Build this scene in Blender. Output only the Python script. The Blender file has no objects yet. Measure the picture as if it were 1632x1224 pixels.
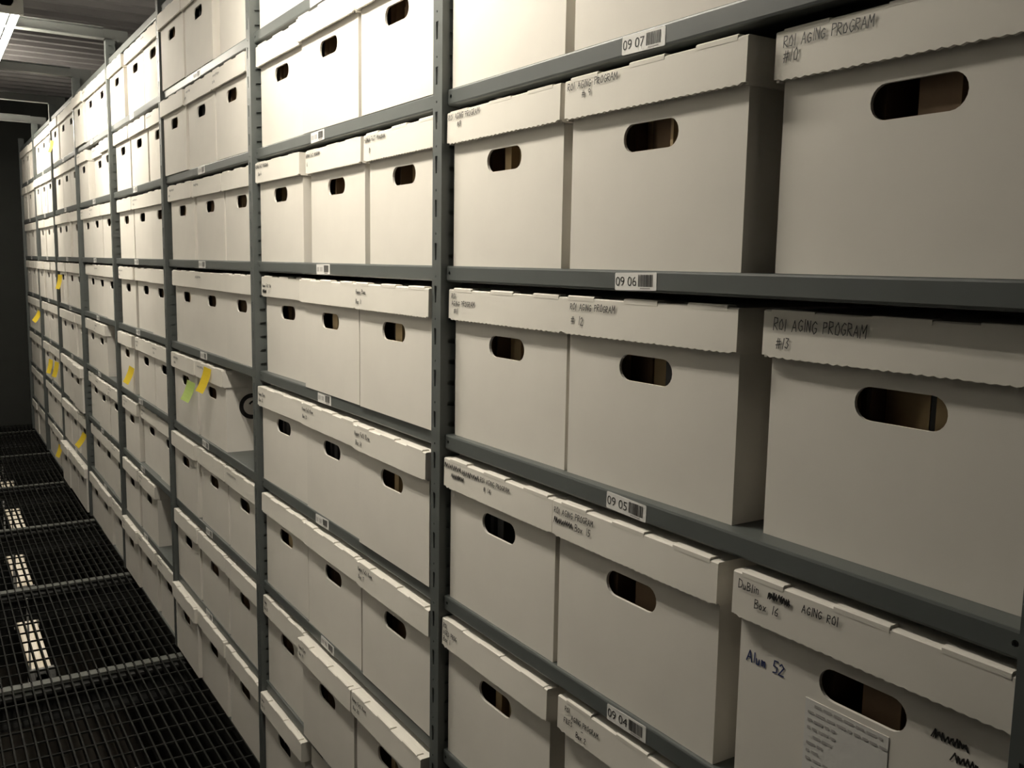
import bpy, bmesh, math, random
from mathutils import Vector, Matrix

scene = bpy.context.scene
col = scene.collection

# ------------------------------------------------------------------ camera
CAM_POS = Vector((1.4548, -0.7535, -0.2855))
CAM_FWD = Vector((-0.83790, 0.53057, -0.12814))
CAM_RIGHT = Vector((0.53312, 0.84588, 0.01638))
CAM_UP = Vector((-0.11708, 0.05458, 0.99162))
cam_data = bpy.data.cameras.new('camera')
cam = bpy.data.objects.new('camera', cam_data)
col.objects.link(cam)
cam_data.sensor_width = 36.0
cam_data.lens = 1490.95 / 1632 * 36.0
cam_data.clip_start = 0.02
m = Matrix((CAM_RIGHT, CAM_UP, -CAM_FWD)).transposed().to_4x4()
m.translation = CAM_POS
cam.matrix_world = m
scene.camera = cam

# ------------------------------------------------------------------ world, exposure
world = bpy.data.worlds.new('world')
scene.world = world
world.use_nodes = True
world.node_tree.nodes['Background'].inputs[0].default_value = (0.9, 0.95, 1.0, 1)
world.node_tree.nodes['Background'].inputs[1].default_value = 0.0      # a closed room: only its lamps light it
vs = scene.view_settings
vs.view_transform = 'Standard'
vs.look = 'None'
vs.gamma = 1.0
vs.use_curve_mapping = False
vs.exposure = 0.0
TUBE_STRENGTH = 97.0
LOWER_TUBE_STRENGTH = 0.40

# ------------------------------------------------------------------ dimensions
S = 0.292                 # shelf spacing
W = 1.05505               # bay width
FLOOR_Z = -1.750
POST_W, POST_D = 0.0325, 0.040
BEAM_Y, BEAM_H = 0.0113, 0.027
SHELF_D = 0.43
BODY_W, BODY_H, BODY_D = 0.322, 0.2465, 0.385
LID_W, LID_H, LID_TOP = 0.332, 0.052, 0.2525
OVER = 0.0115             # how far a lid stands out over its box
POST_TOP = 0.665


def deck_z(k):
    return -1.742 if k == 6 else -k * S


# ------------------------------------------------------------------ materials
def mat(name, color, rough=0.6, metallic=0.0, noise=0.0, scale=20.0, emit=None, strength=0.0,
        var=0.0, spec=0.5, bump=0.0, stretch=(1, 1, 1)):
    M = bpy.data.materials.new(name)
    M.use_nodes = True
    nt = M.node_tree
    b = nt.nodes['Principled BSDF']
    b.inputs['Base Color'].default_value = (*color, 1)
    b.inputs['Roughness'].default_value = rough
    b.inputs['Metallic'].default_value = metallic
    b.inputs['Specular IOR Level'].default_value = spec
    if emit:
        b.inputs['Emission Color'].default_value = (*emit, 1)
        b.inputs['Emission Strength'].default_value = strength
    if noise or var or bump:
        tc = nt.nodes.new('ShaderNodeTexCoord')
        mp = nt.nodes.new('ShaderNodeMapping')
        mp.inputs['Scale'].default_value = stretch
        nt.links.new(tc.outputs['Object'], mp.inputs['Vector'])
        nz = nt.nodes.new('ShaderNodeTexNoise')
        nz.inputs['Scale'].default_value = scale
        nz.inputs['Detail'].default_value = 4.0
        nt.links.new(mp.outputs['Vector'], nz.inputs['Vector'])
        mr = nt.nodes.new('ShaderNodeMapRange')
        mr.inputs['From Min'].default_value = 0.25
        mr.inputs['From Max'].default_value = 0.75
        mr.inputs['To Min'].default_value = 1 - noise
        mr.inputs['To Max'].default_value = 1 + noise
        nt.links.new(nz.outputs['Fac'], mr.inputs['Value'])
        last = mr.outputs['Result']
        if var:
            oi = nt.nodes.new('ShaderNodeObjectInfo')
            m2 = nt.nodes.new('ShaderNodeMapRange')
            m2.inputs['To Min'].default_value = 1 - var
            m2.inputs['To Max'].default_value = 1 + var
            nt.links.new(oi.outputs['Random'], m2.inputs['Value'])
            mu = nt.nodes.new('ShaderNodeMath')
            mu.operation = 'MULTIPLY'
            nt.links.new(last, mu.inputs[0])
            nt.links.new(m2.outputs['Result'], mu.inputs[1])
            last = mu.outputs[0]
        vm = nt.nodes.new('ShaderNodeVectorMath')
        vm.operation = 'SCALE'
        vm.inputs[0].default_value = color
        nt.links.new(last, vm.inputs['Scale'])
        nt.links.new(vm.outputs['Vector'], b.inputs['Base Color'])
        if bump:
            bp = nt.nodes.new('ShaderNodeBump')
            bp.inputs['Strength'].default_value = bump
            bp.inputs['Distance'].default_value = 0.002
            nt.links.new(nz.outputs['Fac'], bp.inputs['Height'])
            nt.links.new(bp.outputs['Normal'], b.inputs['Normal'])
    return M


M = {}
M['card'] = mat('white_cardboard', (0.80, 0.765, 0.70), 0.7, noise=0.035, scale=9, var=0.03, spec=0.25, bump=0.08)
M['card_lid'] = mat('white_cardboard_lid', (0.82, 0.785, 0.715), 0.65, noise=0.03, scale=11, var=0.03, spec=0.25, bump=0.06)
M['kraft'] = mat('kraft_inside', (0.30, 0.21, 0.13), 0.85, noise=0.08, scale=30)
M['manila'] = mat('manila_folder', (0.48, 0.36, 0.20), 0.8, noise=0.06, scale=30)
M['folder_brown'] = mat('brown_folder', (0.20, 0.13, 0.075), 0.8, noise=0.08, scale=30)
M['folder_dark'] = mat('dark_folder', (0.035, 0.035, 0.035), 0.6)
M['paper'] = mat('paper', (0.78, 0.77, 0.74), 0.7, noise=0.02, scale=25)
M['steel'] = mat('grey_enamel_steel', (0.098, 0.109, 0.105), 0.42, noise=0.05, scale=14, spec=0.5)
M['ink'] = mat('black_marker', (0.025, 0.023, 0.022), 0.6)
M['ink_blue'] = mat('blue_marker', (0.02, 0.035, 0.13), 0.6)
M['ink_faint'] = mat('faded_print', (0.45, 0.43, 0.42), 0.7)
M['label'] = mat('white_sticker', (0.86, 0.85, 0.82), 0.45, noise=0.01)
M['yellow'] = mat('yellow_note', (0.78, 0.58, 0.03), 0.7, noise=0.03)
M['green'] = mat('green_note', (0.52, 0.68, 0.20), 0.7, noise=0.03)
M['pink'] = mat('red_marker', (0.55, 0.05, 0.10), 0.7)
M['strut'] = mat('galvanised_channel', (0.12, 0.126, 0.12), 0.45, noise=0.05, scale=12)
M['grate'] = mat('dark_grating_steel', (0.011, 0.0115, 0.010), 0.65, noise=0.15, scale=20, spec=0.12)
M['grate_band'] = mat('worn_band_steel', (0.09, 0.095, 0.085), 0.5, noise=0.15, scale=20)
M['under'] = mat('dark_support_steel', (0.030, 0.031, 0.030), 0.6, noise=0.1, scale=8)
M['ceiling'] = mat('dark_ceiling', (0.175, 0.166, 0.164), 0.9, noise=0.15, scale=3)
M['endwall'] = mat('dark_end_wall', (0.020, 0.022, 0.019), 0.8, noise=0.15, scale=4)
M['bouncewall'] = mat('bounce_wall', (0.26, 0.26, 0.255), 0.85, noise=0.05, scale=3)
M['concrete'] = mat('lower_concrete', (0.05, 0.044, 0.036), 0.5, noise=0.25, scale=5)
M['housing'] = mat('lamp_housing', (0.75, 0.75, 0.72), 0.4, noise=0.02)
M['cap'] = mat('lamp_end_cap', (0.55, 0.55, 0.53), 0.4, noise=0.02)
M['tube'] = mat('fluorescent_tube', (0.9, 0.9, 0.9), 0.4, emit=(1.0, 0.925, 0.79), strength=TUBE_STRENGTH)
M['tube_low'] = mat('fluorescent_tube_lower', (0.9, 0.9, 0.9), 0.4, emit=(1.0, 0.80, 0.52), strength=LOWER_TUBE_STRENGTH)


# ------------------------------------------------------------------ mesh helpers
class MB:
    def __init__(self):
        self.v, self.f, self.mi = [], [], []

    def quad(self, pts, mi=0):
        n = len(self.v)
        self.v += [tuple(p) for p in pts]
        self.f.append(tuple(range(n, n + len(pts))))
        self.mi.append(mi)

    def box(self, x0, x1, y0, y1, z0, z1, mi=0):
        n = len(self.v)
        self.v += [(x0, y0, z0), (x1, y0, z0), (x1, y1, z0), (x0, y1, z0),
                   (x0, y0, z1), (x1, y0, z1), (x1, y1, z1), (x0, y1, z1)]
        for q in ((0, 3, 2, 1), (4, 5, 6, 7), (0, 1, 5, 4), (1, 2, 6, 5), (2, 3, 7, 6), (3, 0, 4, 7)):
            self.f.append(tuple(n + i for i in q))
            self.mi.append(mi)

    def ngon_prism(self, pts, d, mi=0):
        """closed polygon pts (3D), extruded by vector d"""
        n = len(self.v)
        k = len(pts)
        self.v += [tuple(p) for p in pts] + [tuple(Vector(p) + Vector(d)) for p in pts]
        self.f.append(tuple(range(n, n + k)))
        self.f.append(tuple(range(n + 2 * k - 1, n + k - 1, -1)))
        self.mi += [mi, mi]
        for i in range(k):
            j = (i + 1) % k
            self.f.append((n + i, n + k + i, n + k + j, n + j))
            self.mi.append(mi)

    def cyl_x(self, x0, x1, y, z, r, seg=12, mi=0):
        n = len(self.v)
        for x in (x0, x1):
            for i in range(seg):
                a = 2 * math.pi * i / seg
                self.v.append((x, y + r * math.cos(a), z + r * math.sin(a)))
        for i in range(seg):
            j = (i + 1) % seg
            self.f.append((n + i, n + j, n + seg + j, n + seg + i))
            self.mi.append(mi)
        self.f.append(tuple(n + seg - 1 - i for i in range(seg)))
        self.f.append(tuple(n + seg + i for i in range(seg)))
        self.mi += [mi, mi]

    def mesh(self, name, mats, fix=True):
        me = bpy.data.meshes.new(name)
        me.from_pydata(self.v, [], self.f)
        for m_ in mats:
            me.materials.append(m_)
        me.polygons.foreach_set('material_index', self.mi)
        if fix:
            bm = bmesh.new()
            bm.from_mesh(me)
            bmesh.ops.recalc_face_normals(bm, faces=bm.faces)
            bm.to_mesh(me)
            bm.free()
        me.update()
        return me


def link(name, data, parent=None, loc=(0, 0, 0), rotz=0.0):
    o = bpy.data.objects.new(name, data)
    col.objects.link(o)
    o.location = loc
    o.rotation_euler = (0, 0, rotz)
    if parent:
        o.parent = parent
    return o


def tag(o, label, cat, group=None):
    o['label'] = label
    o['category'] = cat
    if group:
        o['group'] = group
    return o


def struct(name, data, loc=(0, 0, 0)):
    o = link(name, data, None, loc)
    o['kind'] = 'structure'
    return o


ORD = ['zeroth', 'first', 'second', 'third', 'fourth', 'fifth', 'sixth', 'seventh', 'eighth', 'ninth']

# ------------------------------------------------------------------ setting
X0, X1 = -7.62, 3.0
Y0, Y1 = -2.2, 0.52
YA, XA = -0.90, 0.55        # far side of the aisle, and where its added partition stops to limit fill
ZC = 1.08
ZL = -3.9
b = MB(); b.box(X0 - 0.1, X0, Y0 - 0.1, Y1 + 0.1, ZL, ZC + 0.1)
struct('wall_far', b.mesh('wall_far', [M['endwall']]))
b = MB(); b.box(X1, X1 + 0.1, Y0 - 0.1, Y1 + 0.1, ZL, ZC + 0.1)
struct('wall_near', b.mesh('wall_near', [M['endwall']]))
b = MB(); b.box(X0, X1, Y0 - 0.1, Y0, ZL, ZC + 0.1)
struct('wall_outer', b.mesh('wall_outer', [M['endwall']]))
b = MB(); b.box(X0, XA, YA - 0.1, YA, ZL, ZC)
struct('wall_left_bounce', b.mesh('wall_left_bounce', [M['bouncewall']]))  # unseen partition added in place of the opposite shelving, to bounce lamp light
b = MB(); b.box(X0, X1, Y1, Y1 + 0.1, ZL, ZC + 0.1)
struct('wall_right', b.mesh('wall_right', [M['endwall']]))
b = MB()
b.box(X0, X1, Y0, Y1, ZC, ZC + 0.1)
x = X0 + 0.1
while x < X1:                                   # ribs of the steel deck overhead
    b.ngon_prism([(x, Y0, ZC), (x + 0.02, Y0, ZC - 0.035), (x + 0.07, Y0, ZC - 0.035), (x + 0.09, Y0, ZC)], (0, Y1 - Y0, 0))
    x += 0.18
struct('ceiling', b.mesh('ceiling', [M['ceiling']]))
b = MB(); b.box(X0, X1, Y0, Y1, ZL - 0.05, ZL)
struct('floor_lower', b.mesh('floor_lower', [M['concrete']]))

# see-through grating floor: 30 mm bearing bars, 100 mm cross rods, one panel for each bay
floor = bpy.data.objects.new('floor', None)
col.objects.link(floor)
floor.location = (0, 0, FLOOR_Z)
floor['kind'] = 'structure'
def grating(x0, x1):
    b = MB()
    y = YA + 0.006
    while y < Y1 - 0.04:
        b.box(x0, x1, y, y + 0.005, -0.025, 0)
        y += 0.0302
    for i in range(10):
        xx = 0.055 + i * 0.1
        if x0 < xx - 0.004 and xx + 0.004 < x1:
            b.box(xx - 0.003, xx + 0.003, YA + 0.004, Y1 - 0.06, -0.008, -0.002)
    return b.mesh('grating_panel', [M['grate']], fix=False)


grate_me = grating(0.004, W - 0.004)
b = MB(); b.box(-0.02, 0.02, YA + 0.004, Y1 - 0.06, -0.016, -0.007)
band_me = b.mesh('panel_band', [M['grate_band']])
b = MB()
b.box(-0.045, 0.045, YA + 0.004, Y1 - 0.02, -0.036, -0.026)
b.box(-0.006, 0.006, YA + 0.004, Y1 - 0.02, -0.13, -0.036)
b.box(-0.045, 0.045, YA + 0.004, Y1 - 0.02, -0.14, -0.13)
sup_me = b.mesh('support_beam', [M['under']])
JOINT = 0.09
for n in range(-8, 3):
    xs = n * W + JOINT
    if xs > X0 - 0.01 and xs + W < X1:
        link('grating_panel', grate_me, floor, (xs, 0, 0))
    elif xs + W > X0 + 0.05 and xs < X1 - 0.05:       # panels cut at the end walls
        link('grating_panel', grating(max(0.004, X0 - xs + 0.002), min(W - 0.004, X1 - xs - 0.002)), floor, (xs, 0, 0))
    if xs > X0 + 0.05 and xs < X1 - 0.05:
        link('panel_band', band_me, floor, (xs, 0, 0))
        link('support_beam', sup_me, floor, (xs, 0, 0))


# ------------------------------------------------------------------ fluorescent lamps
def lamp(x0, x1, y, z, label, tube_mat, tubes=(-0.036, 0.036), name='fluorescent_lamp', hang=None):
    e = link(name, None, None, ((x0 + x1) / 2, y, z))
    L = (x1 - x0) / 2
    b = MB()
    pts = [(-L, -0.024, 0.062), (-L, 0.024, 0.062), (-L, 0.024, 0.034), (-L, 0.014, 0.020), (-L, -0.014, 0.020), (-L, -0.024, 0.034)]
    b.ngon_prism(pts, (2 * L, 0, 0))
    link('housing', b.mesh('housing', [M['housing']]), e)
    for t in tubes:
        b = MB(); b.cyl_x(-L + 0.02, L - 0.02, t, 0.012, 0.0127, 14)
        me = b.mesh('tube', [tube_mat])
        for p in me.polygons: p.use_smooth = True
        link('tube', me, e)
    for sx in (-1, 1):
        b = MB(); b.box(min(sx * L, sx * (L - 0.02)), max(sx * L, sx * (L - 0.02)), -0.056, 0.056, -0.004, 0.050)
        link('lamp_holder', b.mesh('lamp_holder', [M['cap']]), e)
    if hang and hang < 0:                       # flipped lamp: rods from its holders up to the grating
        b = MB()
        for sx in (-1, 1):
            b.box(sx * (L - 0.010) - 0.004, sx * (L - 0.010) + 0.004, 0.040, 0.048, hang, 0.0)
        link('hanger', b.mesh('hanger', [M['cap']]), e)
    elif hang:
        b = MB()
        for sx in (-0.7, 0.7):
            b.box(sx * L - 0.004, sx * L + 0.004, -0.004, 0.004, 0.058, hang)
        link('hanger', b.mesh('hanger', [M['cap']]), e)
    tag(e, label, 'lamp')
    return e


LAMP_Y, LAMP_Z = -0.433, 0.585
lamp(-0.95, 0.25, LAMP_Y, LAMP_Z, 'twin-tube fluorescent strip lamp, third lamp from the dark end wall', M['tube'], hang=ZC - LAMP_Z, name='fluorescent_lamp_offscreen')
lamp(-3.70, -2.50, LAMP_Y, LAMP_Z, 'twin-tube fluorescent strip lamp, second lamp from the dark end wall', M['tube'], hang=ZC - LAMP_Z)
lamp(-6.35, -5.15, LAMP_Y, LAMP_Z, 'twin-tube fluorescent strip lamp, first lamp from the dark end wall', M['tube'], hang=ZC - LAMP_Z, name='fluorescent_lamp_offscreen')
for li, (xc, yc) in enumerate(((-3.35, -0.385), (-4.55, -0.345), (-5.75, -0.27), (-6.65, -0.24))):
    e = lamp(xc - 0.36, xc + 0.36, yc, FLOOR_Z - 0.36, 'dim bare-tube lamp beneath the grating floor, %s from the end wall' % ORD[4 - li], M['tube_low'],
             tubes=(-0.03, 0.0, 0.03), hang=-0.334)
    e.rotation_euler = (math.pi, 0, 0)          # an uplight: the tubes lie on top of the housing
    e['group'] = 'lamps on the level below the grating'

# ------------------------------------------------------------------ shelving
def perforated_post():
    """slotted angle: front flange with tapered slots and pin holes, side flange with cross slots"""
    b = MB()
    t = 0.0022
    p = S / 4
    h = POST_TOP - FLOOR_Z
    n = int(h / p) + 1
    zoff = (-0.2823 - FLOOR_Z) % p          # slot bottom phase
    cx = 0.0132

    def cell(z0, z1, a, c, axis):
        """ring of quads around hole polygon c (4 pts in u,z) inside rect a=(u0,u1); both faces and rim"""
        u0, u1 = a
        outer = [(u0, z0), (u1, z0), (u1, z1), (u0, z1)]
        for side in (0, 1):
            def P(u, z):
                if axis == 'x':
                    return (u, side * t, z)
                return (POST_W - t + side * t, u, z)
            for i in range(4):
                j = (i + 1) % 4
                b.quad([P(*outer[i]), P(*outer[j]), P(*c[j]), P(*c[i])])
        for i in range(4):
            j = (i + 1) % 4
            if axis == 'x':
                b.quad([(c[i][0], 0, c[i][1]), (c[j][0], 0, c[j][1]), (c[j][0], t, c[j][1]), (c[i][0], t, c[i][1])])
            else:
                b.quad([(POST_W - t, c[i][0], c[i][1]), (POST_W - t, c[j][0], c[j][1]), (POST_W, c[j][0], c[j][1]), (POST_W, c[i][0], c[i][1])])

    z = zoff - p
    while z < h - 0.001:
        lo, hi = max(0, z - 0.008), min(h, z - 0.008 + p)
        if z > 0.01 and z + 0.05 < h:
            zm = z + 0.043
            cell(lo, zm - 0.006, (0, POST_W), [(cx - 0.0024, z), (cx + 0.0024, z), (cx + 0.0042, z + 0.0287), (cx - 0.0042, z + 0.0287)], 'x')
            cell(zm - 0.006, hi, (0, POST_W), [(cx - 0.0014, zm), (cx + 0.0014, zm), (cx + 0.0014, zm + 0.0035), (cx - 0.0014, zm + 0.0035)], 'x')
            # side flange: two short cross slots per pitch
            zq = (lo + hi) / 2
            cell(lo, zq, (t, POST_D), [(0.014, lo + 0.012), (0.030, lo + 0.010), (0.030, lo + 0.020), (0.014, lo + 0.018)], 'y')
            cell(zq, hi, (t, POST_D), [(0.014, zq + 0.012), (0.030, zq + 0.010), (0.030, zq + 0.020), (0.014, zq + 0.018)], 'y')
        elif hi > lo:
            b.box(0, POST_W, 0, t, lo, hi)
            b.box(POST_W - t, POST_W, t, POST_D, lo, hi)
        z += p
    b.box(0.003, 0.024, 0.0042, 0.0047, 0.002, h - 0.002)          # inner webs added behind the slots so that they look dark
    b.box(POST_W - 0.0055, POST_W - 0.005, 0.006, POST_D - 0.004, 0.002, h - 0.002)
    # closing edges
    b.quad([(0, 0, 0), (0, t, 0), (0, t, h), (0, 0, h)])
    b.quad([(POST_W, 0, 0), (POST_W, t, 0), (POST_W, t, h), (POST_W, 0, h)])
    b.quad([(POST_W - t, POST_D, 0), (POST_W, POST_D, 0), (POST_W, POST_D, h), (POST_W - t, POST_D, h)])
    return b.mesh('post', [M['steel']], fix=False)


post_me = perforated_post()
b = MB()
b.box(0, POST_W, SHELF_D + 0.012, SHELF_D + 0.0142, 0, POST_TOP - FLOOR_Z)
b.box(POST_W - 0.0022, POST_W, SHELF_D - 0.024, SHELF_D + 0.012, 0, POST_TOP - FLOOR_Z)
rear_me = b.mesh('rear_post', [M['steel']])


def shelf_mesh(base=False):
    b = MB()
    xa, xb = POST_W - 0.0002, W + 0.004
    B = BEAM_Y
    if base:
        b.box(xa, xb, B, SHELF_D, -0.0075, 0)
    else:
        t = 0.002
        b.box(xa, xb, B + 0.001, SHELF_D, -t, -0.0002)                         # deck sheet
        # front beam: rounded channel, its top roll and lower lip in section, its face drilled at both ends
        top = [(B + 0.0025, 0.0), (B + 0.0007, -0.0009), (B, -0.003), (B + 0.003, -0.003), (B + 0.003, -0.002)]
        low = [(B, -0.0235), (B + 0.0012, -0.0262), (B + 0.0035, -0.027), (B + 0.022, -0.027), (B + 0.022, -0.025), (B + 0.0045, -0.0245), (B + 0.003, -0.0235)]
        for prof in (top, low):
            b.ngon_prism([(xa, y, z) for y, z in prof], (xb - xa, 0, 0))
        b.box(xa + 0.020, W - 0.019, B, B + 0.003, -0.0235, -0.003)
        for x0, x1, xh in ((xa, xa + 0.020, xa + 0.010), (W - 0.019, xb, W - 0.009)):
            zh, r = -0.0125, 0.0034
            hole = [(xh + r * math.cos(math.pi * i / 4), zh + r * math.sin(math.pi * i / 4)) for i in range(8)]
            rim = [(x1, zh), (x1, -0.003), (xh, -0.003), (x0, -0.003), (x0, zh), (x0, -0.0235), (xh, -0.0235), (x1, -0.0235)]
            for i in range(8):
                j = (i + 1) % 8
                for y in (B, B + 0.003):
                    b.quad([(p[0], y, p[1]) for p in (rim[i], rim[j], hole[j], hole[i])])
                b.quad([(hole[i][0], B, hole[i][1]), (hole[j][0], B, hole[j][1]), (hole[j][0], B + 0.003, hole[j][1]), (hole[i][0], B + 0.003, hole[i][1])])
        b.box(xa, xb, SHELF_D - 0.003, SHELF_D, -BEAM_H, -t)                    # rear rail
    return b.mesh('shelf', [M['steel']])


shelf_me = shelf_mesh()
shelf_base_me = shelf_mesh(True)
b = MB(); b.box(POST_W * 0.5, W - 0.002, SHELF_D + 0.0140, SHELF_D + 0.0155, FLOOR_Z + 0.004, POST_TOP - 0.01)
back_me = b.mesh('back_panel', [M['steel']])


def text_geometry(body, size):
    c = bpy.data.curves.new('txt', 'FONT')
    c.body = body
    c.size = size
    o = bpy.data.objects.new('txt', c)
    col.objects.link(o)
    dg = bpy.context.evaluated_depsgraph_get()
    me = bpy.data.meshes.new_from_object(o.evaluated_get(dg))
    vs_ = [v.co.copy() for v in me.vertices]
    fs_ = [tuple(p.vertices) for p in me.polygons]
    bpy.data.objects.remove(o)
    bpy.data.curves.remove(c)
    bpy.data.meshes.remove(me)
    return vs_, fs_


def sticker_mesh(text, seed):
    """printed shelf sticker, origin at its centre on the beam face"""
    rnd = random.Random(seed)
    b = MB()
    w2, h2 = 0.0405, 0.0112
    r = 0.002
    pts = []
    for sx, sz, a0 in ((1, 1, 0), (-1, 1, 90), (-1, -1, 180), (1, -1, 270)):
        for i in range(4):
            a = math.radians(a0 + 30 * i)
            pts.append((sx * (w2 - r) + r * math.cos(a), -0.0005, sz * (h2 - r) + r * math.sin(a)))
    b.ngon_prism(pts, (0, 0.0007, 0), mi=0)
    yy = -0.0008
    if text:
        v, f = text_geometry(text, 0.0168)
        xmin = min(p.x for p in v); xmax = max(p.x for p in v)
        k = 0.041 / (xmax - xmin)
        n = len(b.v)
        b.v += [(-w2 + 0.002 + (p.x - xmin) * k, yy, -0.0055 + p.y) for p in v]
        for q in f:
            b.f.append(tuple(n + i for i in q)); b.mi.append(1)
    else:
        for i, u in enumerate((-0.036, -0.028, -0.016, -0.008)):
            b.quad([(u, yy, -0.005), (u + 0.005, yy, -0.005), (u + 0.005, yy, 0.005), (u, yy, 0.005)], 2)
    u = 0.006
    while u < 0.0335:
        wv = rnd.choice((0.0006, 0.0009, 0.0014))
        b.quad([(u, yy, -0.0065), (u + wv, yy, -0.0065), (u + wv, yy, 0.0085), (u, yy, 0.0085)], 1)
        u += wv + rnd.choice((0.0007, 0.0010))
    b.quad([(0.010, yy, -0.0095), (0.029, yy, -0.0095), (0.029, yy, -0.0078), (0.010, yy, -0.0078)], 2)
    return b.mesh('shelf_sticker', [M['label'], M['ink'], M['ink_faint']], fix=False)


plain_sticker = sticker_mesh(None, 3)
bay_words = {-7: 'grey slotted-steel shelving bay standing right against the dark end wall'}
for bay in range(-7, 1):
    e = link('shelving_unit', None, None, (bay * W, 0, FLOOR_Z))
    nth = bay + 8
    lab = 'grey slotted-steel shelving bay, %s from the dark end wall, filled with white boxes' % ORD[nth]
    if bay == -7:
        lab = 'grey slotted-steel shelving bay standing right against the dark end wall'
    if bay == 0:
        lab = 'grey slotted-steel shelving bay with shelf stickers reading 09 04 to 09 07'
    tag(e, lab, 'shelving', 'steel shelving bays in one run')
    link('post', post_me, e)
    link('rear_post', rear_me, e)
    if bay == 0:
        link('post', post_me, e, (W, 0, 0))
        link('rear_post', rear_me, e, (W, 0, 0))
    link('back_panel', back_me, e, (0, 0, -FLOOR_Z))
    for k in range(-2, 7):
        s = link('shelf', shelf_base_me if k == 6 else shelf_me, e, (0, 0, deck_z(k) - FLOOR_Z))
        if -1 <= k <= 5:
            text = {0: '09 07', 1: '09 06', 2: '09 05', 3: '09 04'}.get(k) if bay == 0 else None
            me = sticker_mesh(text, 10 + k) if text else plain_sticker
            if bay == 0 and not text:
                continue
            rr = random.Random(bay * 31 + k)
            x = {0: .534, 1: .534, 2: .530, 3: .545}.get(k, .53) if bay == 0 else 0.5 + rr.uniform(-.02, .03)
            st = link('shelf_sticker', me, s, (x, BEAM_Y, -0.0140))
            st.rotation_euler = (0, rr.uniform(-.03, .03), 0)

# steel channels that tie the post tops across the aisle
b = MB()
ST_Y = YA + 0.0005
prof = [(-0.004, 0.0), (0.034, 0.0), (0.034, 0.003), (-0.001, 0.003), (-0.001, 0.047), (0.034, 0.047), (0.034, 0.05), (-0.004, 0.05)]
b.ngon_prism([(x, ST_Y, z) for x, z in prof], (0, -0.004 - ST_Y, 0))
b.box(0.034, 0.046, ST_Y, -0.004, -0.001, 0.003)
strut_me = b.mesh('channel', [M['strut']])
b = MB()
b.box(-0.004, 0.0, -0.006, 0.10, 0.0, 0.05)
b.box(-0.004, 0.0, 0.0, 0.10, -0.075, 0.0)
b.cyl_x(0.0, 0.004, 0.075, -0.030, 0.005, 10)
brk_me = b.mesh('bracket', [M['strut']])
for n in range(-6, 1):
    e = link('cross_channel', None, None, (n * W, 0, POST_TOP))
    tag(e, 'pale steel channel crossing the aisle from the %s shelving post off the end wall' % ORD[n + 8], 'beam', 'channels across the aisle')
    link('channel', strut_me, e)
    link('bracket', brk_me, e)


# ------------------------------------------------------------------ storage boxes
def body_mesh():
    w, d, h, t = BODY_W / 2, BODY_D, BODY_H, 0.004
    bm = bmesh.new()
    hz, hw, hr = 0.165, 0.0510, 0.0172
    N = 10
    loops = []
    for y in (0.0, t):
        outer = [bm.verts.new(p) for p in ((-w, y, 0), (w, y, 0), (w, y, h), (-w, y, h))]
        ring = []
        for i in range(N + 1):
            a = -math.pi / 2 + math.pi * i / N
            ring.append(bm.verts.new((hw - hr + hr * math.cos(a), y, hz + hr * math.sin(a))))
        for i in range(N + 1):
            a = math.pi / 2 + math.pi * i / N
            ring.append(bm.verts.new((-hw + hr + hr * math.cos(a), y, hz + hr * math.sin(a))))
        es = [bm.edges.new((outer[i], outer[(i + 1) % 4])) for i in range(4)]
        es += [bm.edges.new((ring[i], ring[(i + 1) % len(ring)])) for i in range(len(ring))]
        r = bmesh.ops.triangle_fill(bm, use_beauty=True, edges=es)
        for g in r['geom']:
            if isinstance(g, bmesh.types.BMFace):
                g.material_index = 0 if y == 0 else 1
        loops.append((outer, ring))
    (o0, r0), (o1, r1) = loops
    for A, B, mi in ((o0, o1, 0), (r0, r1, 0)):
        for i in range(len(A)):
            j = (i + 1) % len(A)
            f = bm.faces.new((A[i], A[j], B[j], B[i]))
            f.material_index = mi
    for v in bm.verts:                     # drop fill slivers inside the hole, if any
        pass
    me = bpy.data.meshes.new('front')
    bm.to_mesh(me)
    bm.free()
    b = MB()
    b.v = [tuple(v.co) for v in me.vertices]
    b.f = [tuple(p.vertices) for p in me.polygons]
    b.mi = [p.material_index for p in me.polygons]
    bpy.data.meshes.remove(me)
    b.box(-w, -w + t, t, d, 0, h)
    b.box(w - t, w, t, d, 0, h)
    b.box(-w + t, w - t, d - t, d, 0, h)
    b.box(-w + t, w - t, t, d - t, 0, t)
    return b.mesh('body', [M['card'], M['kraft']])


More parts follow.
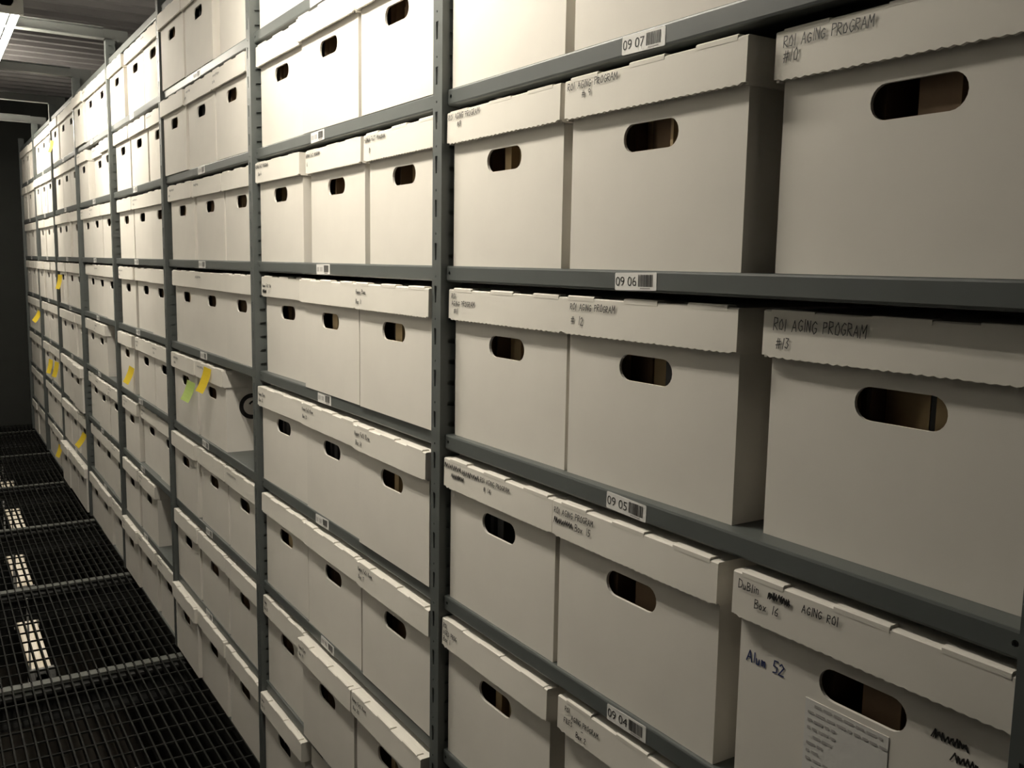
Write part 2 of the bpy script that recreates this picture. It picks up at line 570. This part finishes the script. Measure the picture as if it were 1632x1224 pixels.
def lid_mesh(seed, tabs=True):
    rnd = random.Random(seed)
    b = MB()
    w = LID_W / 2
    y0 = -OVER
    t = 0.0042
    zt, zb = LID_TOP, LID_TOP - LID_H
    y1 = BODY_D + OVER
    # front skirt with pinked lower edge, slightly eased at its ends
    N = 56
    cols = []
    for i in range(N + 1):
        x = -w + 2 * w * i / N
        z = zb + (0.0016 if i % 2 else 0.0) + rnd.uniform(-.0003, .0003)
        e = min(i, N - i)
        if e == 0: z += 0.0026
        elif e == 1: z += 0.0012
        bow = 0.0008 * math.sin(math.pi * i / N)
        cols.append((x, z, y0 - bow))
    for i in range(N):
        xa, za, ya = cols[i]
        xb_, zb_, yb_ = cols[i + 1]
        b.quad([(xa, ya, za), (xb_, yb_, zb_), (xb_, y0 + 0.0006, zt - 0.0015), (xa, y0 + 0.0006, zt - 0.0015)])
        b.quad([(xa, y0 + t, za), (xb_, y0 + t, zb_), (xb_, y0 + t, zt - t), (xa, y0 + t, zt - t)])
        b.quad([(xa, ya, za), (xb_, yb_, zb_), (xb_, y0 + t, zb_), (xa, y0 + t, za)])
    b.quad([(-w, y0 + 0.0006, zt - 0.0015), (w, y0 + 0.0006, zt - 0.0015), (w, y0 + 0.0026, zt), (-w, y0 + 0.0026, zt)])
    for sx in (-1, 1):
        b.quad([(sx * w, y0, zb + 0.0026), (sx * w, y0 + t, zb + 0.0026), (sx * w, y0 + t, zt), (sx * w, y0 + 0.0026, zt), (sx * w, y0 + 0.0006, zt - 0.0015)])
    # top and the other skirts
    b.box(-w, w, y0 + 0.0026, y1, zt - t + 0.001, zt)
    b.box(-w, -w + t, y0 + t, y1, zb, zt - t + 0.001)
    b.box(w - t, w, y0 + t, y1, zb, zt - t + 0.001)
    b.box(-w + t, w - t, y1 - t, y1, zb, zt - t + 0.001)
    # rolled-over locking tabs along the front top edge
    spots = [(-0.150, -0.092), (-0.034, 0.030), (0.088, 0.152)]
    for (xa, xb_) in spots:
        dx = rnd.uniform(-.006, .006)
        hgt = 0.0028 if tabs else 0.0012
        prof = [(y0 + 0.0002, zt - 0.004), (y0 + 0.0002, zt + hgt * 0.4), (y0 + 0.002, zt + hgt), (y0 + 0.013, zt + hgt), (y0 + 0.016, zt - 0.0005)]
        b.ngon_prism([(xa + dx, yy, zz) for yy, zz in prof], (xb_ - xa, 0, 0))
    return b.mesh('lid', [M['card_lid']])


def folders_mesh(seed):
    rnd = random.Random(seed)
    b = MB()
    x = -BODY_W / 2 + 0.008 + rnd.uniform(0, .07)
    end = BODY_W / 2 - 0.008
    while x < end - 0.004:
        wd = rnd.choice((0.006, 0.012, 0.02, 0.03, 0.045))
        wd = min(wd, end - x)
        if rnd.random() < 0.88:
            y0 = 0.012 + rnd.uniform(0, 0.035)
            mi = rnd.choices((0, 1, 2, 3), (4, 5, 4, .5))[0]
            if mi == 3: wd = min(wd, .005)
            b.box(x, x + wd - 0.0012, y0, BODY_D - 0.03, 0.0045, 0.20 + rnd.uniform(-.01, .02), mi)
        x += wd
    return b.mesh('folders', [M['manila'], M['folder_brown'], M['folder_dark'], M['paper']], fix=False)


body_me = body_mesh()
lid_mes = [lid_mesh(i, i % 3 != 2) for i in range(6)]
fold_mes = [folders_mesh(i + 5) for i in range(8)]

# -------- hand lettering: single-stroke letters drawn as thin ribbons
G = {
 'A': [[(0, 0), (.3, 1), (.6, 0)], [(.12, .38), (.48, .38)]], 'B': [[(0, 0), (0, 1), (.4, .95), (.45, .7), (.05, .52), (.5, .4), (.5, .1), (0, 0)]],
 'C': [[(.55, .85), (.3, 1), (.05, .7), (.05, .3), (.3, 0), (.55, .12)]], 'D': [[(0, 0), (0, 1), (.4, .85), (.52, .5), (.4, .12), (0, 0)]],
 'E': [[(.5, 1), (0, 1), (0, 0), (.5, 0)], [(0, .5), (.4, .5)]], 'F': [[(.5, 1), (0, 1), (0, 0)], [(0, .52), (.4, .52)]],
 'G': [[(.55, .85), (.3, 1), (.05, .7), (.05, .3), (.3, 0), (.55, .15), (.55, .45), (.3, .45)]], 'H': [[(0, 0), (0, 1)], [(.5, 0), (.5, 1)], [(0, .5), (.5, .5)]],
 'I': [[(.1, 0), (.1, 1)]], 'L': [[(0, 1), (0, 0), (.45, 0)]], 'M': [[(0, 0), (.05, 1), (.32, .35), (.6, 1), (.65, 0)]], 'N': [[(0, 0), (0, 1), (.5, 0), (.5, 1)]],
 'O': [[(.3, 1), (.03, .65), (.1, .1), (.42, .05), (.55, .5), (.3, 1)]], 'P': [[(0, 0), (0, 1), (.42, .95), (.48, .65), (0, .48)]],
 'R': [[(0, 0), (0, 1), (.42, .95), (.45, .65), (0, .48), (.52, 0)]], 'S': [[(.5, .88), (.2, 1), (.03, .75), (.48, .35), (.3, 0), (0, .1)]],
 'T': [[(0, 1), (.6, 1)], [(.3, 1), (.3, 0)]], 'U': [[(0, 1), (.05, .15), (.28, 0), (.5, .2), (.52, 1)]], 'X': [[(0, 1), (.5, 0)], [(.5, 1), (0, 0)]], 'Y': [[(0, 1), (.28, .5), (.55, 1)], [(.28, .5), (.25, 0)]],
 '#': [[(.15, 0), (.25, .9)], [(.4, 0), (.5, .9)], [(0, .32), (.62, .36)], [(.03, .62), (.65, .66)]],
 '0': [[(.3, 1), (.03, .65), (.1, .1), (.42, .05), (.52, .5), (.3, 1)]], '1': [[(.15, 0), (.2, 1)]], '2': [[(.02, .8), (.25, 1), (.48, .75), (0, 0), (.55, .02)]],
 '3': [[(.03, .95), (.45, .95), (.2, .55), (.5, .3), (.3, 0), (0, .1)]], '4': [[(.4, 0), (.42, 1), (0, .35), (.55, .35)]], '5': [[(.5, 1), (.08, 1), (.05, .58), (.45, .5), (.4, .08), (0, .03)]],
 '6': [[(.42, 1), (.08, .5), (.1, .05), (.45, .05), (.48, .4), (.1, .42)]], '7': [[(0, 1), (.5, 1), (.2, 0)]], '8': [[(.28, .52), (.05, .8), (.28, 1), (.48, .78), (.05, .25), (.25, 0), (.5, .25), (.28, .52)]],
 '9': [[(.48, .65), (.2, .5), (.05, .8), (.3, 1), (.48, .75), (.42, 0)]],
 'o': [[(.25, .55), (.03, .35), (.1, .03), (.35, .03), (.42, .35), (.25, .55)]], 'x': [[(0, .55), (.4, 0)], [(.4, .55), (0, 0)]], 'l': [[(.1, 1), (.1, 0)]], 'i': [[(.1, .55), (.1, 0)], [(.1, .75), (.12, .8)]],
 'u': [[(0, .55), (.05, .05), (.3, .08), (.36, .55), (.38, 0)]], 'm': [[(0, 0), (0, .55), (.18, .5), (.22, 0), (.25, .5), (.42, .5), (.46, 0)]], 'e': [[(.03, .3), (.38, .32), (.25, .57), (.03, .3), (.2, 0), (.4, .1)]],
 's': [[(.35, .5), (.1, .55), (.05, .35), (.32, .2), (.2, 0), (0, .05)]], 'a': [[(.35, .5), (.1, .5), (.03, .15), (.2, 0), (.35, .2), (.36, .55), (.42, 0)]], 'n': [[(0, 0), (0, .55), (.1, .5), (.3, .5), (.35, 0)]],
 't': [[(.15, .9), (.15, .05), (.35, 0)], [(0, .6), (.35, .6)]], 'r': [[(0, .55), (.02, 0)], [(.02, .35), (.3, .55)]], 'p': [[(0, .55), (.02, -.35)], [(0, .5), (.35, .4), (.3, .05), (0, .05)]], 'g': [[(.35, .5), (.05, .45), (.08, .1), (.35, .15), (.36, .55), (.3, -.3), (0, -.3)]],
 '.': [[(.1, 0), (.14, .04)]], '-': [[(0, .4), (.3, .42)]],
}


class Ink:
    def __init__(self, seed, width=0.0011):
        self.b = MB(); self.r = random.Random(seed); self.w = width

    def stroke(self, pts, y, mi=0, width=None):
        hw = (width or self.w) / 2
        for (x0, z0), (x1, z1) in zip(pts, pts[1:]):
            d = math.hypot(x1 - x0, z1 - z0)
            if d < 1e-7: continue
            ux, uz = (x1 - x0) / d, (z1 - z0) / d
            nx, nz = -uz * hw, ux * hw
            ex, ez = ux * hw * .6, uz * hw * .6
            self.b.quad([(x0 - ex - nx, y, z0 - ez - nz), (x1 + ex - nx, y, z1 + ez - nz), (x1 + ex + nx, y, z1 + ez + nz), (x0 - ex + nx, y, z0 - ez + nz)], mi)

    def write(self, text, x, z, h, y, slope=0.0, mi=0, cond=1.0, width=None):
        r = self.r
        x_start = x
        for ch in text:
            if ch == ' ':
                x += 0.68 * h * cond; continue
            if ch not in G: ch = ch.upper() if ch.upper() in G else 'O'
            hh = h * r.uniform(.9, 1.08); dz = r.uniform(-.06, .06) * h
            wmax = 0
            for st in G[ch]:
                pts = []
                for (u, v) in st:
                    u2 = u + r.uniform(-.03, .03); v2 = v + r.uniform(-.03, .03)
                    px = x + u2 * hh * cond + 0.08 * v2 * hh
                    pts.append((px, z + dz + v2 * hh + slope * (px - x_start)))
                    wmax = max(wmax, u)
                self.stroke(pts, y, mi, width)
            x += (wmax + .27) * h * cond * .95
        return x

    def scribble(self, x, z, length, h, y, mi=0, n=14, width=None):
        r = self.r
        pts = [(x + length * i / n + r.uniform(-.2, .2) * h, z + (h if i % 2 else 0) + r.uniform(-.25, .25) * h) for i in range(n + 1)]
        self.stroke(pts, y, mi, width)

    def mesh(self, mats):
        return self.b.mesh('handwriting', mats, fix=False)

BOXES = {
    (-7,-1): [(0.21,0.015),(0.547,0.014),(0.897,0.018)],
    (-7,0): [(0.217,0.016),(0.558,0.019),(0.904,0.016)],
    (-7,1): [(0.21,0.024),(0.547,0.023),(0.893,0.023)],
    (-7,2): [(0.215,0.021),(0.549,0.022),(0.895,0.023)],
    (-7,3): [(0.215,0.021),(0.548,0.019),(0.901,0.015)],
    (-7,4): [(0.213,0.023),(0.546,0.02),(0.908,0.017)],
    (-7,5): [(0.217,0.023),(0.554,0.019),(0.907,0.018)],
    (-7,6): [(0.214,0.017),(0.552,0.023),(0.892,0.014)],
    (-6,-1): [(0.208,0.019),(0.555,0.019),(0.895,0.017)],
    (-6,0): [(0.201,0.006),(0.535,0.01),(0.868,0.012)],
    (-6,1): [(0.242,0.02),(0.575,0.025),(0.909,0.014)],
    (-6,2): [(0.201,0.004),(0.535,0.014),(0.904,0.017)],
    (-6,3): [(0.21,0.021),(0.552,0.024),(0.89,0.024)],
    (-6,4): [(0.215,0.016),(0.558,0.025),(0.892,0.022)],
    (-6,5): [(0.212,0.023),(0.56,0.017),(0.901,0.015)],
    (-6,6): [(0.212,0.025),(0.547,0.017),(0.897,0.013)],
    (-5,-1): [(0.201,0.01),(0.541,0.015),(0.881,0.013)],
    (-5,0): [(0.234,0.018),(0.568,0.018),(0.904,0.017)],
    (-5,1): [(0.207,0.016),(0.54,0.008),(0.895,0.017)],
    (-5,2): [(0.209,0.018),(0.553,0.025),(0.904,0.019)],
    (-5,3): [(0.21,0.018),(0.552,0.016),(0.89,0.024)],
    (-5,4): [(0.201,0.013),(0.535,0.005),(0.868,-0.007)],
    (-5,5): [(0.201,0.009),(0.535,0.012),(0.883,0.015)],
    (-5,6): [(0.201,-0.057),(0.535,-0.04),(0.868,-0.037)],
    (-4,-1): [(0.201,0.002),(0.535,0.011),(0.868,0.012)],
    (-4,0): [(0.205,0.015),(0.583,0.036),(0.916,0.02)],
    (-4,1): [(0.227,0.021),(0.561,0.016),(0.894,0.014)],
    (-4,2): [(0.245,0.032),(0.578,0.026),(0.912,0.015)],
    (-4,3): [(0.236,0.021),(0.57,0.016)],
    (-4,4): [(0.237,0.026),(0.57,0.014),(0.908,0.016)],
    (-4,5): [(0.249,0.026),(0.583,0.025),(0.916,0.022)],
    (-4,6): [(0.201,0.013),(0.535,0.01),(0.893,0.016)],
    (-3,-1): [(0.201,0.012),(0.569,0.019),(0.903,0.017)],
    (-3,0): [(0.239,0.021),(0.583,0.022),(0.916,0.025)],
    (-3,1): [(0.249,0.024),(0.583,0.025),(0.916,0.023)],
    (-3,2): [(0.247,0.022),(0.58,0.03),(0.914,0.018)],
    (-3,3): [(0.204,0.015),(0.577,0.022),(0.916,0.021)],
    (-3,4): [(0.236,0.019),(0.583,0.034),(0.916,0.03)],
    (-3,5): [(0.213,0.015),(0.565,0.018)],
    (-3,6): [(0.201,0.004),(0.538,0.014),(0.899,0.016)],
    (-2,-1): [(0.201,0.007),(0.535,0.01),(0.895,0.022)],
    (-2,0): [(0.201,0.008),(0.536,0.013),(0.876,0.011)],
    (-2,1): [(0.232,0.019),(0.577,0.022),(0.916,0.021)],
    (-2,2): [(0.24,0.024),(0.574,0.021),(0.907,0.016)],
    (-2,3): [(0.218,0.017),(0.559,0.019)],
    (-2,4): [(0.201,0.013),(0.557,0.019),(0.895,0.017)],
    (-2,5): [(0.205,0.014),(0.55,0.015),(0.89,0.014)],
    (-2,6): [(0.201,-0.0),(0.535,0.01),(0.884,0.011)],
    (-1,-1): [(0.208,0.023),(0.56,0.023),(0.906,0.024)],
    (-1,0): [(0.216,0.021),(0.55,0.011),(0.888,0.011)],
    (-1,1): [(0.213,0.015),(0.562,0.022),(0.905,0.017)],
    (-1,2): [(0.219,0.024),(0.553,0.009),(0.886,0.006)],
    (-1,3): [(0.21,0.015),(0.543,0.014),(0.877,0.006)],
    (-1,4): [(0.214,0.016),(0.547,0.013),(0.884,0.01)],
    (-1,5): [(0.205,0.018),(0.538,-0.001),(0.872,0.001)],
    (-1,6): [(0.201,0.006),(0.555,0.025),(0.892,0.025)],
    (0,-1): [(0.217,0.014),(0.555,0.016),(0.895,0.016)],
    (0,0): [(0.217,0.015),(0.559,0.016),(0.905,0.017)],
    (0,1): [(0.204,0.017),(0.546,0.017),(0.903,0.017)],
    (0,2): [(0.217,0.017),(0.55,0.017),(0.901,0.017)],
    (0,3): [(0.204,0.017),(0.538,0.017),(0.896,0.017)],
    (0,4): [(0.201,0.017),(0.555,0.022),(0.908,0.02)],
    (0,5): [(0.215,0.019),(0.557,0.015),(0.9,0.023)],
    (0,6): [(0.213,0.023),(0.546,0.016),(0.892,0.018)],
}
BOXES[(0, 0)] = [(.201, .016), (.545, .016), (.90, .017)]
BOXES[(-5, 6)] = [(.2015, -.012), (.535, -.006), (.869, -.006)]
BOXES[(0, 2)] = [(.2050, .026), (.5372, .029), (.899, .042)]
BOXES[(0, 1)][2] = (.900, .035)
BOXES[(-1, 2)][0] = (.212, .030)
YAW = {(0, 1, 0): -.6, (0, 1, 1): .3, (0, 1, 2): -.6, (0, 2, 0): .9, (0, 2, 1): .9, (0, 2, 2): .5, (0, 3, 2): .7, (0, 3, 1): .2,
       (-1, 2, 0): 1.2, (-1, 3, 0): 1.2, (-1, 1, 1): -1.0, (-1, 1, 2): -1.0}

# lid lettering: (text, offset from the lid's left end, drop of the baseline below the lid top, cap height, width factor)
RAP = 'ROI AGING PROGRAM'
LET = {
 (0, 1, 0): [(RAP, .007, .0135, .0085, 1.0), ('#8', .037, .026, .0085, 1.0)],
 (0, 1, 1): [(RAP, .008, .0140, .0088, 1.0), ('# 9', .040, .0265, .0088, 1.0)],
 (0, 1, 2): [(RAP, .012, .0185, .0105, .88), ('#10', .012, .034, .0125, .85)],
 (0, 2, 0): [('ROI', .012, .0150, .0080, 1.0), ('AGING PROGRAM', .012, .0270, .0080, 1.0), ('#11', .020, .0400, .0085, 1.0)],
 (0, 2, 1): [(RAP, .020, .0170, .0090, .9), ('# 12', .022, .0370, .0115, .95)],
 (0, 2, 2): [(RAP, .016, .0210, .0125, .78), ('#13', .020, .0400, .0120, .8)],
 (0, 3, 0): [('~', .004, .0150, .009, .06), ('~', .068, .0170, .009, .055), ('~', .028, .0290, .008, .045), (RAP, .128, .0170, .0078, .95), ('# 14', .138, .0310, .0085, 1.0)],
 (0, 3, 1): [(RAP, .006, .0170, .0085, .9), ('~', .006, .0300, .008, .045), ('Box 15', .057, .0320, .0105, .9)],
 (0, 3, 2): [('Dublin', .010, .0170, .0100, .9), ('~', .052, .0160, .009, .030), ('AGING ROI', .098, .0170, .0090, .85), ('Box 16', .034, .0330, .0100, .9)],
 (0, 4, 0): [('ROI', .008, .0150, .0080, .9), ('AGED PROG', .008, .0270, .0080, .9), ('Box 1', .008, .0400, .0090, .9), ],
 (0, 4, 1): [('ROI', .020, .0150, .0075, .9), ('AGING PROGRAM', .036, .0230, .0075, .9), ('FILES', .018, .0330, .0075, .9), ('-', .06, .033, .008, 2), ('Box 2', .048, .0440, .0080, .9)],
 (-1, 1, 0): [('HUMAN FACT PROGRAM', .008, .0150, .0080, .9), ('Box 6', .030, .0330, .0080, .9)],
 (-1, 1, 1): [('HUMAN FACT PROGRAM', .008, .0150, .0072, .9), ('6', .012, .0340, .0080, .9)],
 (-1, 1, 2): [('HUMAN FACT PROGRAM', .008, .0150, .0080, .9), ('8', .030, .0360, .0100, .9)],
 (-1, 2, 0): [('Human Fact Rm', .010, .0270, .0085, .9), ('~', .012, .0410, .009, .028), ('1', .06, .041, .008, 1)],
 (-1, 2, 2): [('Human Plans', .014, .0200, .0080, .9), ('Box 11', .014, .0400, .0085, .9)],
 (-1, 3, 0): [('Human Plans', .010, .0220, .0085, .9), ('Box 12', .014, .0380, .0090, .9)],
 (-1, 3, 1): [('Human Fact Room', .010, .0160, .0080, .9), ('Box 13', .012, .0340, .0085, .9)],
 (-1, 3, 2): [('Human Fact Room', .012, .0200, .0085, .9), ('Box 14', .018, .0390, .0090, .9)],
 (-1, 4, 2): [('Human Fact Room', .010, .0160, .0080, .9), ('Box 17', .014, .0330, .0085, .9)],
 (-1, 5, 0): [('Human', .012, .0180, .0085, .9), ('Box 18', .012, .0360, .0085, .9)],
 (-1, 5, 1): [('Human Plans', .012, .0200, .0080, .9), ('Box 19', .014, .0380, .0085, .9)],
 (-1, 5, 2): [('Human Fact Room', .010, .0180, .0080, .9), ('Box 20', .014, .0360, .0085, .9)],
 (-1, 6, 0): [('Human', .014, .0180, .0085, .9), ('Box 21', .014, .0360, .0085, .9)],
}
READS = {(0, 1, 0): 'ROI AGING PROGRAM #8, first above sticker 09 06', (0, 1, 1): 'ROI AGING PROGRAM # 9, right below sticker 09 07',
         (0, 1, 2): 'ROI AGING PROGRAM #10, past sticker 09 06', (0, 2, 0): 'in three lines ROI / AGING PROGRAM / #11',
         (0, 2, 1): 'ROI AGING PROGRAM # 12, directly above sticker 09 05', (0, 2, 2): 'ROI AGING PROGRAM #13, beneath the #10 box',
         (0, 3, 0): 'ROI AGING PROGRAM beside scribbled-out words', (0, 3, 1): 'ROI AGING PROGRAM and Box 15'}
FAINT = set((-1, k, i) for k in range(-1, 7) for i in range(3))

lid_y = -OVER - 0.0013


def box_label(bay, k, i):
    if (bay, k, i) in READS:
        return 'white file box, lid handwritten ' + READS[(bay, k, i)]
    if (bay, k, i) == (0, 3, 2):
        return 'white file box with Alum 52 in blue and a taped paper sheet'
    if (bay, k, i) == (-2, 3, 1):
        return 'white file box with black ring logo on its side beside an empty space'
    shelf = 'bottom shelf' if k == 6 else '%s shelf up' % ORD[7 - k]
    return 'white lidded file box, %s along %s, %s bay from end wall' % (ORD[i + 1], shelf, ORD[bay + 8])


random.seed(11)
for bay in range(-7, 1):
    for k in range(-1, 7):
        for i, (bx, by) in enumerate(BOXES[(bay, k)]):
            rz = math.radians(YAW.get((bay, k, i), random.uniform(-.08, .08)))
            if bx + LID_W / 2 > W + 0.002:          # its lid runs in behind the next post
                by = max(by, 0.018)
                BOXES[(bay, k)][i] = (bx, by)
            e = link('storage_box', None, None, (bay * W + bx, by, deck_z(k)), rz)
            tag(e, box_label(bay, k, i), 'box', 'white file boxes on the steel shelving')
            body = link('body', body_me, e)
            lid = link('lid', random.choice(lid_mes), e)
            lid.rotation_euler = (0, math.radians(random.uniform(-.04, .04)), 0)
            link('folders', random.choice(fold_mes), e)
            # writing on the lid
            key = (bay, k, i)
            ink = Ink(hash((bay + 20) * 100 + (k + 2) * 10 + i), 0.0011 if bay == 0 else 0.0013)
            lx = -LID_W / 2
            if key in LET:
                for (t, dx, dz, h, c) in LET[key]:
                    if t == '~':
                        for rep in range(3):
                            ink.scribble(lx + dx, LID_TOP - dz, c, h * .75, lid_y, n=18)
                    else:
                        ink.write(t, lx + dx, LID_TOP - dz, h, lid_y, cond=c)
            elif bay in (-2, -3, -4) and random.random() < 0.55:
                ink.scribble(lx + random.uniform(.01, .04), LID_TOP - .018, random.uniform(.05, .1), .006, lid_y, n=22, width=.0012)
                if random.random() < .6:
                    ink.scribble(lx + random.uniform(.01, .05), LID_TOP - .036, random.uniform(.015, .03), .007, lid_y, n=8, width=.0012)
            if ink.b.f:
                link('handwriting', ink.mesh([M['ink']]), lid)
            if key == (0, 3, 2):
                w2 = Ink(77, 0.0016)
                w2.write('Alum 52', -.150, .150, .0125, -0.0006, slope=.02, cond=.95)
                o = link('handwriting', w2.mesh([M['ink_blue']]), body)
                o['label'] = 'blue marker writing Alum 52'
                p = MB()
                p.box(-.066, .034, -0.0007, 0.0, .030, .1405, 0)
                rr = random.Random(5)
                for r_ in range(11):
                    z = .134 - r_ * .0085
                    u = -.062 + (0 if r_ % 4 else .008)
                    while u < (.026 if r_ < 2 else -.045 + rr.uniform(0, .02)):
                        ww = rr.uniform(.004, .012)
                        p.quad([(u, -.0011, z), (u + ww, -.0011, z), (u + ww, -.0011, z + .0028), (u, -.0011, z + .0028)], 1)
                        u += ww + .0025
                o = link('taped_paper', p.mesh('taped_paper', [M['paper'], M['ink_faint']], fix=False), body)
                o['label'] = 'white printed sheet taped under the hand hole'
                w3 = Ink(78, 0.0013)
                for rep in range(2):
                    w3.scribble(.078, .163, .034, .006, -0.0006, n=16)
                    w3.scribble(.098, .149, .026, .006, -0.0006, n=12)
                link('scribble', w3.mesh([M['ink']]), body)
            if key == (-2, 3, 1):
                q = MB()
                N = 40
                xs_ = BODY_W / 2 + 0.0007
                cy, cz = .079, .139
                for j in range(N):
                    a0, a1 = 2 * math.pi * j / N, 2 * math.pi * (j + 1) / N
                    q.quad([(xs_, cy + r_ * math.cos(a), cz + r_ * math.sin(a)) for r_, a in ((.027, a0), (.040, a0), (.040, a1), (.027, a1))])
                for j in range(14):
                    a0, a1 = math.radians(30 + 9 * j), math.radians(39 + 9 * j)
                    q.quad([(xs_, cy + .006 + r_ * math.cos(a), cz + r_ * math.sin(a)) for r_, a in ((.012, a0), (.018, a0), (.018, a1), (.012, a1))])
                o = link('ring_logo', q.mesh('ring_logo', [M['ink']], fix=False), body)
                o['label'] = 'black ring logo printed on the box side'
            if key == (-6, 0, 1):
                q = Ink(9, .004)
                q.write('#', -.09, .12, .05, -.0006, width=.002)
                q.stroke([(.04, .05), (.06, .12), (.075, .05)], -.0006, width=.008)
                o = link('red_marks', q.mesh([M['pink']]), body)
                o['label'] = 'red marks on the box front'


# ------------------------------------------------------------------ sticky notes hanging from box fronts
def note(x, y, z_top, w, h, tilt, mat_, label, curl=0.018):
    """paper slip stuck by its top edge, curling out towards the aisle"""
    w *= 0.85
    b = MB()
    N = 6
    P = []
    for i in range(N + 1):
        s = i / N
        yy = -curl * s * s
        P.append((-w / 2, yy, -h * s)); P.append((w / 2, yy, -h * s))
    t = 0.0003
    for i in range(N):
        a, b2, c, d = P[2 * i], P[2 * i + 1], P[2 * i + 3], P[2 * i + 2]
        b.quad([a, b2, c, d])
        b.quad([(p[0], p[1] + t, p[2]) for p in (d, c, b2, a)])
    o = link('sticky_note', b.mesh('sticky_note', [mat_], fix=False), None, (x, y, z_top))
    o.rotation_euler = (0, math.radians(tilt), math.radians(24))
    o.location.y -= 0.5 * w * math.sin(math.radians(24))
    tag(o, label, 'note', 'paper slips stuck on boxes')
    return o


def front(bay, k, i, lid=False):
    bx, by = BOXES[(bay, k)][i]
    return by - (OVER + 0.0022 if lid else 0.0012)


note(-2 * W + .338, front(-2, 3, 0), -.700, .050, .068, 14, M['green'], 'pale green paper slip below a box hand hole')
note(-2 * W + .592, front(-2, 3, 1, True), -.627, .042, .078, 12, M['yellow'], 'yellow slip on lid of the box with the ring logo', .022)
note(-3 * W + .345, front(-3, 3, 0), -.758, .045, .075, 18, M['yellow'], 'yellow slip on first box, fourth shelf up, fifth bay from end wall')
note(-5 * W + .150, front(-5, 2, 0), -.405, .055, .090, 4, M['yellow'], 'yellow slip on first box, fifth shelf up, third bay from end wall')
note(-7 * W + .96, front(-7, 3, 2), -.705, .060, .085, 25, M['yellow'], 'yellow slip in the bay against the end wall, fourth shelf up', .03)
note(-6 * W + .42, front(-6, 4, 1), -1.020, .060, .10, 6, M['yellow'], 'yellow slip on second box, third shelf up, second bay from end wall')
note(-6 * W + .80, front(-6, 4, 2), -1.000, .060, .105, 8, M['yellow'], 'yellow slip on third box, third shelf up, second bay from end wall')
note(-6 * W + .82, front(-6, 6, 2), -1.570, .055, .085, 10, M['yellow'], 'yellow slip on third box, bottom shelf, second bay from end wall')
note(-5 * W + .955, front(-5, 5, 2), -1.295, .050, .085, 25, M['yellow'], 'yellow slip on third box, second shelf up, third bay from end wall', .03)
note(-5 * W + .10, front(-5, -1, 0), .43, .040, .075, 5, M['yellow'], 'yellow slip on first box, top box shelf, third bay from end wall')
